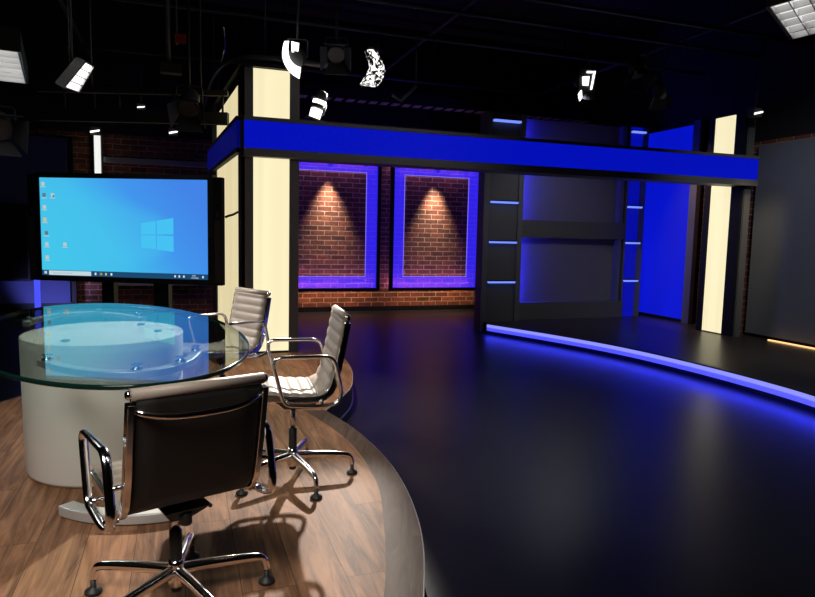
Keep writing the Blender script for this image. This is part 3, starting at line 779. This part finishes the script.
lt = thing('light_tube_stand', 'upright blue light tube below the left corner of the touch screen', 'light tube', (-1.72,9.2,0))
MB().tube([(-1.72,9.2,.06),(-1.72,9.2,1.25)], .035, 14).build('tube', emissive('blue_tube', (.07,.09,1.), 1.), lt, world=True)
MB().lathe([(.12,0),(.12,.02),(.045,.04),(.045,.07)], 20, (-1.72,9.2,0)).build('foot', M['black'], lt, world=True)
wt = thing('wall_light_tube', 'vertical white light tube on the brick wall above the touch screen', 'light tube', (-1.255,11.6,.9))
MB().box(-1.30, -1.21, 11.58, 11.63, .95, 2.94).build('tube', M['white_tube'], wt, world=True)
MB().box(-1.32, -1.19, 11.63, 11.75, .90, 2.97).build('housing', M['lamp'], wt, world=True)
tag(MB().box(-1.17, .60, 11.62, 11.75, 2.50, 2.585).build('wall_rail', M['rail_grey'], bevel=.006), 'pale grey horizontal rail on dark brick right of the white tube', 'rail')
tag(MB().box(-1.12, .42, 11.62, 11.75, .50, .57).build('wall_rail', M['rail_grey'], bevel=.006), 'grey horizontal rail on the brick below the touch screen', 'rail')

# ------------------------------------------------------------------ overhead: scaffold grid
def pipe(a, b, label, r_=.025):
    return tag(MB().tube([a, b], r_, 10).build('lighting_pipe', M['pipe']), label, 'pipe', 'overhead lighting pipes')
GZP = 4.0
PIPES = (3.2, 5.0, 6.45, 7.15, 8.22, 10.53)
for y_, lb_ in zip(PIPES, ('nearest the camera, carrying the corner softlight', 'above the glass desk', 'in front of the blue header', 'just behind the blue header', 'above the grey niche wall', 'farthest back, in front of the brick wall')):
    pipe((-4.9,y_,GZP), (7.6,y_,GZP), 'black overhead pipe '+lb_)
pipe((-1.3,-.5,GZP+.06), (-1.3,11.7,GZP+.06), 'black overhead pipe running front to back on the left')
pipe((3.1,-.5,GZP+.06), (3.1,11.7,GZP+.06), 'black overhead pipe running front to back over the open floor')
pipe((6.2,-.5,GZP+.06), (6.2,11.7,GZP+.06), 'black overhead pipe running front to back on the right')
# pole hangers for the grid
dp = thing('drop_pole', 'dark telescopic drop pole with a red tag hanging above the touch screen', 'pole', (-.12,7.75,5.2))
MB().tube([(-.12,7.75,5.2),(-.12,7.75,3.2)], .028, 12).build('outer_tube', M['lamp_grey'], dp, world=True)
MB().tube([(-.03,7.75,5.2),(-.03,7.75,3.45)], .014, 10).build('inner_tube', M['lamp'], dp, world=True)
MB().tube([(.10,7.75,5.2),(.10,7.75,3.5)], .010, 8).build('cable', M['lamp'], dp, world=True)
MB().box(-.05, .07, 7.71, 7.72, 3.46, 3.56).build('red_tag', M['red'], dp, world=True)
MB().box(-.20, .02, 7.69, 7.81, 3.14, 3.24).build('clamp', M['lamp'], dp, world=True)
# curved curtain track over the left column
tk = catmull([(.34,11.2,3.36),(.36,10.4,3.36),(.386,8.9,3.36),(.47,8.05,3.36),(.633,7.66,3.36),(.893,7.54,3.36),(1.167,7.53,3.36),(1.55,7.57,3.36),(1.75,7.6,3.36)], 8)
ct = thing('curtain_track', 'curved pale metal curtain track above the left cream column', 'track', (.9,7.6,3.36))
mb = MB(); mb.tube(tk, .034, 10, flat=(1.,.5)); mb.build('rail', M['track'], ct, world=True)
mb = MB()
for x, y in ((.40,8.7),(.893,7.54),(1.7,7.59)): mb.tube([(x,y,3.37),(x,y,5.2)], .008, 6)
mb.build('hanger_rod', M['pipe'], ct, world=True)
tag(MB().tube(catmull([(.50,8.4,3.9),(.53,8.6,3.7),(.50,9.2,3.6),(.52,9.8,3.55),(.54,10.6,3.45)], 8), .012, 8).build('hanging_cable', M['chrome']), 'thin shiny cable sagging overhead left of the cream column', 'cable')
# perforated cable tray in front of the brick
tr = thing('cable_tray', 'long slotted cable tray high in front of the brick wall', 'cable tray', (3.5,10.9,3.75))
mb = MB(); mb.box(1.0, 7.4, 10.75, 10.77, 3.66, 3.86); mb.box(1.0, 7.4, 11.05, 11.07, 3.66, 3.86); mb.build('side_rail', M['frame_black'], tr, world=True)
mb = MB()
for k in range(32): mb.box(1.05+k*.2, 1.05+k*.2+.12, 10.77, 11.05, 3.67, 3.68)
mb.build('slotted_floor', principled('tray_metal', (.35,.30,.34), .45, .2), tr, world=True)
mb = MB()
for x in (1.6, 4.2, 6.8): mb.tube([(x,10.91,3.68),(x,10.91,5.2)], .01, 6)
mb.build('hanger_rod', M['pipe'], tr, world=True)

# ------------------------------------------------------------------ lamps
def lamp_rot(d):
    return Vector(d).to_track_quat('-Z', 'Y').to_euler()
def light(name, kind, loc, d, power, col=(1,1,1), size=.2, size_y=None, cone=60, blend=.3, radius=.06):
    ld = bpy.data.lights.new(name, kind); ld.energy = power; ld.color = col
    if kind == 'AREA':
        ld.size = size
        if size_y: ld.shape = 'RECTANGLE'; ld.size_y = size_y
        if cone < 180: ld.spread = R(cone)
    if kind == 'SPOT': ld.spot_size = R(cone); ld.spot_blend = blend; ld.shadow_soft_size = radius
    if kind == 'POINT': ld.shadow_soft_size = radius
    o = bpy.data.objects.new(name, ld); COL.objects.link(o); o.location = loc; o.rotation_euler = lamp_rot(d)
    o.visible_camera = False if False else o.visible_camera
    return o
def hang(t, loc, ztop, rad=.012):
    """yoke clamp and spigot from the lamp to its pipe, in world axes"""
    y1 = loc[1]
    if abs(ztop-GZP) < .01: y1 = min(PIPES, key=lambda q: abs(q-y1)); ztop = GZP-.0245
    else: ztop += .01
    MB().tube([(loc[0],loc[1],loc[2]),(loc[0],y1,ztop)], rad, 8).build('spigot', M['pipe'], t, world=True)
def fresnel(label, loc, aim, ztop, scale=1., face='white_led', doors=True, hous='lamp', lit_doors=False, group='studio spotlights on the grid'):
    d = (Vector(aim)-Vector(loc)).normalized()
    t = thing('studio_spotlight', label, 'studio lamp', loc, lamp_rot(d), group)
    k = scale
    MB().lathe([(.07*k,-.10*k),(.10*k,-.10*k),(.10*k,.0),(.095*k,.10*k),(.06*k,.17*k),(.03*k,.18*k)], 20).build('housing', M[hous], t, bevel=.0)
    MB().lathe([(.0905*k,-.112*k),(.088*k,-.104*k),(.088*k,-.1005*k)], 20).build('lens', M[face], t)
    if doors:
        for q in range(4):
            rot = Matrix.Rotation(q*PI/2, 4, 'Z'); mb = MB()
            a, b = .085*k, .14*k
            vs = [Vector((-a,.10*k,-.10*k)), Vector((a,.10*k,-.10*k)), Vector((b,.17*k,-.25*k)), Vector((-b,.17*k,-.25*k))]
            mb.quadbox([rot @ v for v in vs], rot @ Vector((0,.9,.4)).normalized(), .004)
            mb.build('barn_door', M[hous], t)
    mb = MB(); mb.tube(fillet([(-.125*k,0,0),(-.125*k,.13*k,.10*k),(.125*k,.13*k,.10*k),(.125*k,0,0)], .03*k, 4), .010*k, 8)
    mb.build('yoke', M['pipe'], t)
    hang(t, Vector(loc)+Vector((0,0,.10*k)), ztop)
    return t
def bank(label, corners, nx, ny, ztop, depth=.14, mat_face='tube_dim', fin=.05, fac=1.):
    """fluorescent softlight: corners of the mouth (world, in order), egg-crate louvre in front of glowing tubes"""
    P = [Vector(p) for p in corners]; cen = sum(P, Vector())/4
    n = (P[1]-P[0]).cross(P[3]-P[0]).normalized()
    if n.z > 0: n = -n                               # the mouth faces down
    t = thing('softlight_bank', label, 'studio lamp', cen, (0,0,0))
    def at(u, v): return P[0]*(1-u)*(1-v)+P[1]*u*(1-v)+P[2]*u*v+P[3]*(1-u)*v
    mb = MB(); mb.quadbox([p-n*fin for p in P], -n, .01); mb.build('tube_panel', M[mat_face], t, world=True)
    mb = MB(); big = [cen+(p-cen)*1.03 for p in P]
    for i in range(4):
        a, b = big[i], big[(i+1) % 4]; nn = ((a+b)/2-cen).normalized()
        mb.quadbox([a, b, b-n*depth, a-n*depth], nn, .006)
    mb.quadbox([p-n*depth for p in big], -n, .01)
    mb.build('housing', M['lamp'], t, world=True)
    mb = MB()
    for i in range(nx+1):
        u = i/nx; a, b = at(u,0), at(u,1); w = (P[1]-P[0]).normalized()*.0035
        mb.quadbox([a-w, b-w, b-w-n*fin*.9, a-w-n*fin*.9], w.normalized(), .007)
    for j in range(ny+1):
        v = j/ny; a, b = at(0,v), at(1,v); w = (P[3]-P[0]).normalized()*.0035
        mb.quadbox([a-w, b-w, b-w-n*fin*.9, a-w-n*fin*.9], w.normalized(), .007)
    mb.build('egg_crate', M['louvre'], t, world=True)
    hang(t, cen-n*(depth+.005), ztop)
    return t, cen, n
# corner softlight, top right of the picture
G0, G1 = Vector((3.675,3.434,3.0)), Vector((4.405,3.883,3.0)); e2 = Vector((.5,-.95,.10))
bank('white louvred softlight in the top right corner', [G0, G1, G1+e2, G0+e2], 5, 10, GZP)
# softlight at the left edge
A0, A1 = Vector((-1.03,5.15,2.62)), Vector((-1.24,6.45,2.66)); f2 = Vector((-.85,-.15,.0))
bank('glowing louvred softlight at the far left edge of the rig', [A0, A1, A1+f2, A0+f2], 6, 4, GZP, mat_face='bank_white')
# narrow tilted softlight
bank('small tilted white softlight between the left softlight and the drop pole', [(-.60,5.0,2.565),(-.555,5.06,2.55),(-.65,5.04,2.37),(-.725,4.98,2.385)], 1, 4, GZP, depth=.09, fin=.02, mat_face='white_led')
KEY = Vector((2.35, 8.2, 3.545)); KEYAIM = Vector((-.30, 3.1, .45))
# key back light wrapped in crumpled foil, its glare painted as glow
kt = thing('studio_spotlight', 'backlight wrapped in crumpled white foil with painted glare above the second brick frame', 'studio lamp', KEY, group='studio spotlights on the grid')
mb = MB()
rings = 12; seg = 20; vs = []
for i in range(rings+1):
    tt = i/rings; r_ = .078+.04*tt
    cx_ = .085*math.sin(tt*2.5)-.06-.05*tt*tt; cz = .21-.42*tt
    for k in range(seg):
        a = 2*PI*k/seg; j = 1+.16*math.sin(3*a+5*tt)+random.uniform(-.10,.10)
        vs.append((cx_+r_*j*math.cos(a), r_*j*math.sin(a)*.8, cz))
fs = [(i*seg+k, i*seg+(k+1) % seg, (i+1)*seg+(k+1) % seg, (i+1)*seg+k) for i in range(rings) for k in range(seg)]
fs += [tuple(range(seg))[::-1], tuple(rings*seg+k for k in range(seg))]
mb.add(vs, fs); mb.build('foil_wrap', M['crinkle'], kt)
MB().lathe([(.07,.2),(.085,.24),(.06,.33),(.02,.35)], 16, (-.02,.02,0)).build('housing', M['lamp'], kt)
hang(kt, KEY+Vector((-.02,.02,.34)), GZP)
# ring-like lamp above the left column
C = Vector((1.02,6.5,3.1))
fl = thing('studio_spotlight', 'spotlight with a bright crescent reflector hanging before the left column top', 'studio lamp', C, (0,0,0), 'studio spotlights on the grid')
oc = [(.948,3.265),(.936,3.20),(.94,3.13),(.965,3.06),(1.02,2.985),(1.095,2.935)]; ic = [(1.10,3.03),(1.065,3.035),(1.02,3.065),(.99,3.11),(.978,3.18),(.985,3.26)]
cu = catmull([(x,z,0) for x,z in oc], 4); ci = catmull([(x,z,0) for x,z in ic], 4)[::-1]
mb = MB(); n = len(cu); vs = []
for k in range(n):
    b_ = .05*math.sin(PI*k/(n-1))
    vs += [(cu[k].x,6.46+b_,cu[k].y),(ci[k].x,6.42,ci[k].y),(ci[k].x,6.44,ci[k].y),(cu[k].x,6.49+b_,cu[k].y)]
fs = [(k*4+a, k*4+b, k*4+4+b, k*4+4+a) for k in range(n-1) for a, b in ((0,1),(1,2),(2,3),(3,0))]+[(0,1,2,3), ((n-1)*4+3,(n-1)*4+2,(n-1)*4+1,(n-1)*4)]
mb.add(vs, fs, 0, True); mb.build('curved_reflector', M['white_led'], fl, world=True)  # lamplight on the reflector put in as its own emission
MB().quadbox([(1.015,6.44,3.165),(1.075,6.44,3.17),(1.085,6.44,3.255),(1.012,6.44,3.265)], (0,1,0), .02).build('glowing_block', M['white_led'], fl, world=True)  # plain white emissive block
MB().tube([(1.045,6.47,3.10),(1.09,6.62,3.17),(1.12,6.72,3.21),(1.13,6.75,3.225)], [.085,.095,.08,.04], 18).build('housing', M['lamp'], fl, world=True)
mb = MB(); mb.tube(fillet([(.98,6.6,3.15),(.98,6.56,3.32),(1.19,6.56,3.33),(1.19,6.6,3.17)], .03, 4), .008, 8); mb.build('yoke', M['pipe'], fl, world=True)
hang(fl, Vector((1.085,6.56,3.325)), GZP)
# little spot standing on the header
ES = Vector((1.37,7.0,2.78))
es = thing('header_spot', 'short spotlight with white glowing rings on top of the blue header', 'studio lamp', ES+Vector((0,0,-.165)), (0,R(16),0))
MB().lathe([(.055,.0),(.06,.005),(.062,.095),(.05,.1)], 20, (-.045,-.05,.025)).build('lens', M['white_led'], es)
MB().lathe([(.05,.1),(.066,.105),(.07,.14),(.05,.145)], 20, (-.045,-.05,.03)).build('housing', M['lamp'], es)
MB().lathe([(.05,.175),(.072,.18),(.072,.21),(.05,.215)], 20, (-.04,-.05,.005)).build('glowing_ring', M['white_led'], es)
MB().lathe([(.05,.215),(.065,.22),(.055,.30),(.03,.315)], 20, (-.035,-.05,.005)).build('rear_cap', M['lamp'], es)
MB().box(-.14, .06, -.10, .06, .0, .02).build('mount_plate', M['lamp_grey'], es)
mb = MB().tube([(-.02,.03,.02),(.05,.05,.12),(.05,.05,.22)], .012, 8); mb.build('bracket', M['lamp_grey'], es)
# spots above the open floor
fl2 = thing('studio_spotlight', 'spotlight with broken bright slots and white face above the niche wall', 'studio lamp', (4.72,6.95,3.32))
mb = MB().quadbox([(4.755,6.95,3.48),(4.775,6.95,3.48),(4.735,6.95,3.26),(4.72,6.95,3.26)], (0,1,0), .02); mb.build('lamp_slot', M['white_led'], fl2, world=True)
mb = MB().quadbox([(4.60,6.95,3.40),(4.69,6.95,3.41),(4.68,6.95,3.30),(4.61,6.95,3.30)], (0,1,0), .02); mb.build('lamp_face', M['white_led'], fl2, world=True)
mb = MB().quadbox([(4.55,6.95,3.19),(4.59,6.95,3.24),(4.60,6.95,3.15),(4.575,6.95,3.11)], (0,1,0), .02); mb.build('lamp_tip', M['white_led'], fl2, world=True)
MB().box(4.56, 4.79, 6.97, 6.985, 3.14, 3.50).build('back_plate', M['lamp'], fl2, world=True)
MB().quadbox([(4.66,6.95,3.47),(4.73,6.95,3.475),(4.73,6.95,3.455),(4.66,6.95,3.45)], (0,1,0), .02).build('lamp_slot', M['white_led'], fl2, world=True)
MB().tube([(4.66,6.985,3.34),(4.68,7.15,3.40),(4.69,7.20,3.42)], [.085,.085,.05], 16).build('housing', M['lamp'], fl2, world=True)
hang(fl2, Vector((4.72,6.985,3.5)), GZP)
fresnel('dark unlit spotlight left of the crumpled backlight', (1.62,7.2,3.42), (1.3,6.0,2.6), GZP, .95, face='lamp_grey', hous='lamp_grey')
fresnel('grey unlit spotlight with open barn doors high right of the twin spotlight', (5.55,7.2,3.66), (5.5,6.7,2.6), GZP, 1.0, face='lamp_grey', hous='lamp_grey')
fresnel('dark spotlight tucked over the right cream column', (6.02,7.3,3.42), (6.3,7.5,2.9), GZP, .8, face='lamp_grey', hous='lamp_grey')
fresnel('dark spotlight hanging left of the drop pole over the touch screen', (.09,7.15,2.74), (.0,6.6,2.2), GZP, 1.0, face='lamp_grey', hous='lamp_grey')
fresnel('black spotlight low at the left edge of the rig, beneath the softlight', (-1.56,6.9,2.36), (-1.2,6.0,1.9), GZP, 1.1, face='lamp_grey', hous='lamp_grey')
br = thing('rigging_bracket', 'small pale grey V-shaped rigging bracket hanging over the second brick frame', 'bracket', (2.33,7.1,2.95))
MB().tube([(2.24,7.1,3.0),(2.34,7.1,2.945),(2.52,7.1,3.13)], .022, 8, flat=(1.,.5)).build('angled_plate', M['lamp_grey'], br, world=True)
MB().tube([(2.52,7.1,3.12),(2.52,7.15,GZP-.024)], .007, 6).build('hanger_rod', M['pipe'], br, world=True)
def bulb(label, loc, ztop, w=.12, h=.05, cat='studio lamp'):
    t = thing('small_lamp', label, cat, loc, (0,0,0), 'small lit lamps far back')
    x, y, z = loc
    MB().quadbox([(x-w/2,y-.04,z),(x+w/2,y-.04,z+h*.6),(x+w/2,y-.04,z+h),(x-w/2,y-.04,z+h*.45)], (0,1,0), .02).build('lamp_face', M['white_led'], t, world=True)
    MB().box(x-w/2-.01, x+w/2+.01, y-.018, y+.08, z-.02, z+h+.04).build('housing', M['lamp'], t, world=True)
    hang(t, Vector((x, y+.03, z+h+.02)), ztop)
bulb('small bright lamp just above the vertical white tube', (-1.16,10.5,2.80), GZP)
bulb('small bright lamp above the grey rail, behind the touch screen', (-.10,10.5,2.86), GZP)
bulb('tiny bright lamp between the drop pole and the left wall, high above the screen', (-.54,10.5,3.20), GZP, .10, .03)
bulb('small bright lamp right of the right cream column top', (6.87,6.5,3.05), GZP, .12, .05)
# small downlights that scallop the brick inside each frame
for x, lb_ in ((2.52,'small downlight hidden behind the header over the brick frame by the cream column'), (4.58,'small downlight hidden behind the header over the brick frame by the tower')):
    t = thing('brick_downlight', lb_, 'downlight', (x,11.56,2.62))
    MB().lathe([(.035,0),(.045,.0),(.045,.14),(.03,.15)], 18).build('can', M['black'], t)
    MB().lathe([(.033,.004),(.033,.012)], 18).build('lens', M['warmstrip'], t)
    MB().box(-.015, .015, .04, .19, .08, .11).build('wall_arm', M['black'], t)

# ------------------------------------------------------------------ light given by those lamps, and added washes with no lamp
light('key_backlight', 'SPOT', KEY+(KEYAIM-KEY).normalized()*.32, KEYAIM-KEY, 3000, (1,.92,.82), cone=27.5, blend=.5, radius=.05)
light('column_lamp_glow', 'SPOT', (.95,6.33,2.98), (-.35,-1.1,-2.8), 260, (1,.86,.62), cone=75, blend=.8, radius=.06)
light('corner_softlight_glow', 'AREA', (4.0,3.4,2.90), (-3.1,3.5,-1.4), 4, (1,.97,.93), 1.0, 1.2, cone=75)
light('left_softlight_glow', 'AREA', (-1.45,5.6,2.56), (1.76,-1.04,-1.8), 26, (1,.97,.93), .8, 1.0, cone=70)
light('front_softlight_glow', 'AREA', (-1.4,.2,3.6), (.25,.62,-.95), 24, (1,.95,.88), 2.0, 1.5)
light('floor_spot_glow', 'SPOT', (4.62,6.9,3.2), (-2.2,-2.0,-3.2), 75, (.9,.95,1.), cone=42, blend=.9, radius=.1)
light('niche_wash_glow', 'SPOT', (4.55,6.9,3.15), (1.1,2.3,-1.9), 70, (.86,.86,1.), cone=75, blend=.8, radius=.1)  # added wash to lighten the niche
light('column_spot_glow', 'SPOT', (6.7,5.9,3.0), (.62,1.15,-1.7), 75, (1,.80,.55), cone=36, blend=.8, radius=.1)
light('niche_corner_glow', 'SPOT', (6.3,8.0,3.4), (1.3,-.1,-1.9), 130, (1,.72,.5), cone=62, blend=.8, radius=.1)  # added warm spot for the corner bricks, no lamp stands here
light('panel_wash_glow', 'SPOT', (4.9,4.0,3.3), (2.6,2.0,-2.3), 165, (.88,.92,1.), cone=80, blend=.8, radius=.1)  # invisible source added to brighten the slate panel
for x in (2.52, 4.58):
    light('brick_downlight_glow', 'SPOT', (x,11.56,2.615), (0,.10,-1), 430, (1,.86,.70), cone=58, blend=1., radius=.055)
for x0, x1 in ((1.67,3.37),(3.67,5.38)):
    xm = (x0+x1)/2
    light('frame_strip_glow', 'AREA', (xm,11.52,.415), (0,.6,-.8), 13, (1,.58,.26), x1-x0, .03, cone=180)
    light('frame_violet_glow', 'AREA', (xm,11.66,.46), (0,.55,.85), 6., (.9,.40,1.), x1-x0, .03, cone=180)  # violet pair added to tint the brick behind the border, top and bottom
    light('frame_violet_glow', 'AREA', (xm,11.66,2.74), (0,.55,-.85), 4., (.75,.42,1.), x1-x0, .03, cone=180)
light('left_wall_glow', 'SPOT', (-.10,10.5,2.84), (-.2,1.1,-2.4), 60, (1,.85,.7), cone=80, blend=.8, radius=.05)
light('navy_panel_glow', 'SPOT', (-1.95,10.6,.1), (0.0,.85,.45), 75, (.35,.35,1.), cone=75, blend=.7, radius=.05)  # added blue uplight without a fixture, colours the navy panel
for k in range(0, len(edge)-6, 6):                       # the riser's strip also shines down onto the floor
    a, b = edge[k], edge[min(k+6, len(edge)-1)]; t_ = (b-a); o_ = Vector((t_.y, -t_.x, 0)).normalized()
    ld = bpy.data.lights.new('riser_strip_glow', 'AREA'); ld.shape = 'RECTANGLE'; ld.size = t_.length; ld.size_y = .03; ld.energy = 3.*t_.length; ld.color = (.01,.02,1.)
    lo = bpy.data.objects.new('riser_strip_glow', ld); COL.objects.link(lo)
    zc = -(o_*.15+Vector((0,0,-1))).normalized(); xc = t_.normalized(); yc = zc.cross(xc)
    mm = Matrix((xc, yc, zc)).transposed().to_4x4(); mm.translation = (a+b)/2+o_*.03+Vector((0,0,.11)); lo.matrix_world = mm

# ------------------------------------------------------------------ world and view
w = bpy.data.worlds.new('dark_studio'); SC.world = w; w.use_nodes = True
bg = w.node_tree.nodes['Background']; bg.inputs[0].default_value = (.5, .55, .7, 1); bg.inputs[1].default_value = .002
SC.view_settings.view_transform = 'Standard'; SC.view_settings.look = 'None'; SC.view_settings.exposure = 0; SC.view_settings.gamma = 1
SC.view_settings.use_curve_mapping = False
SC.cycles.max_bounces = 8; SC.cycles.transparent_max_bounces = 12; SC.cycles.caustics_reflective = False; SC.cycles.caustics_refractive = False
SC.cycles.sample_clamp_indirect = 4
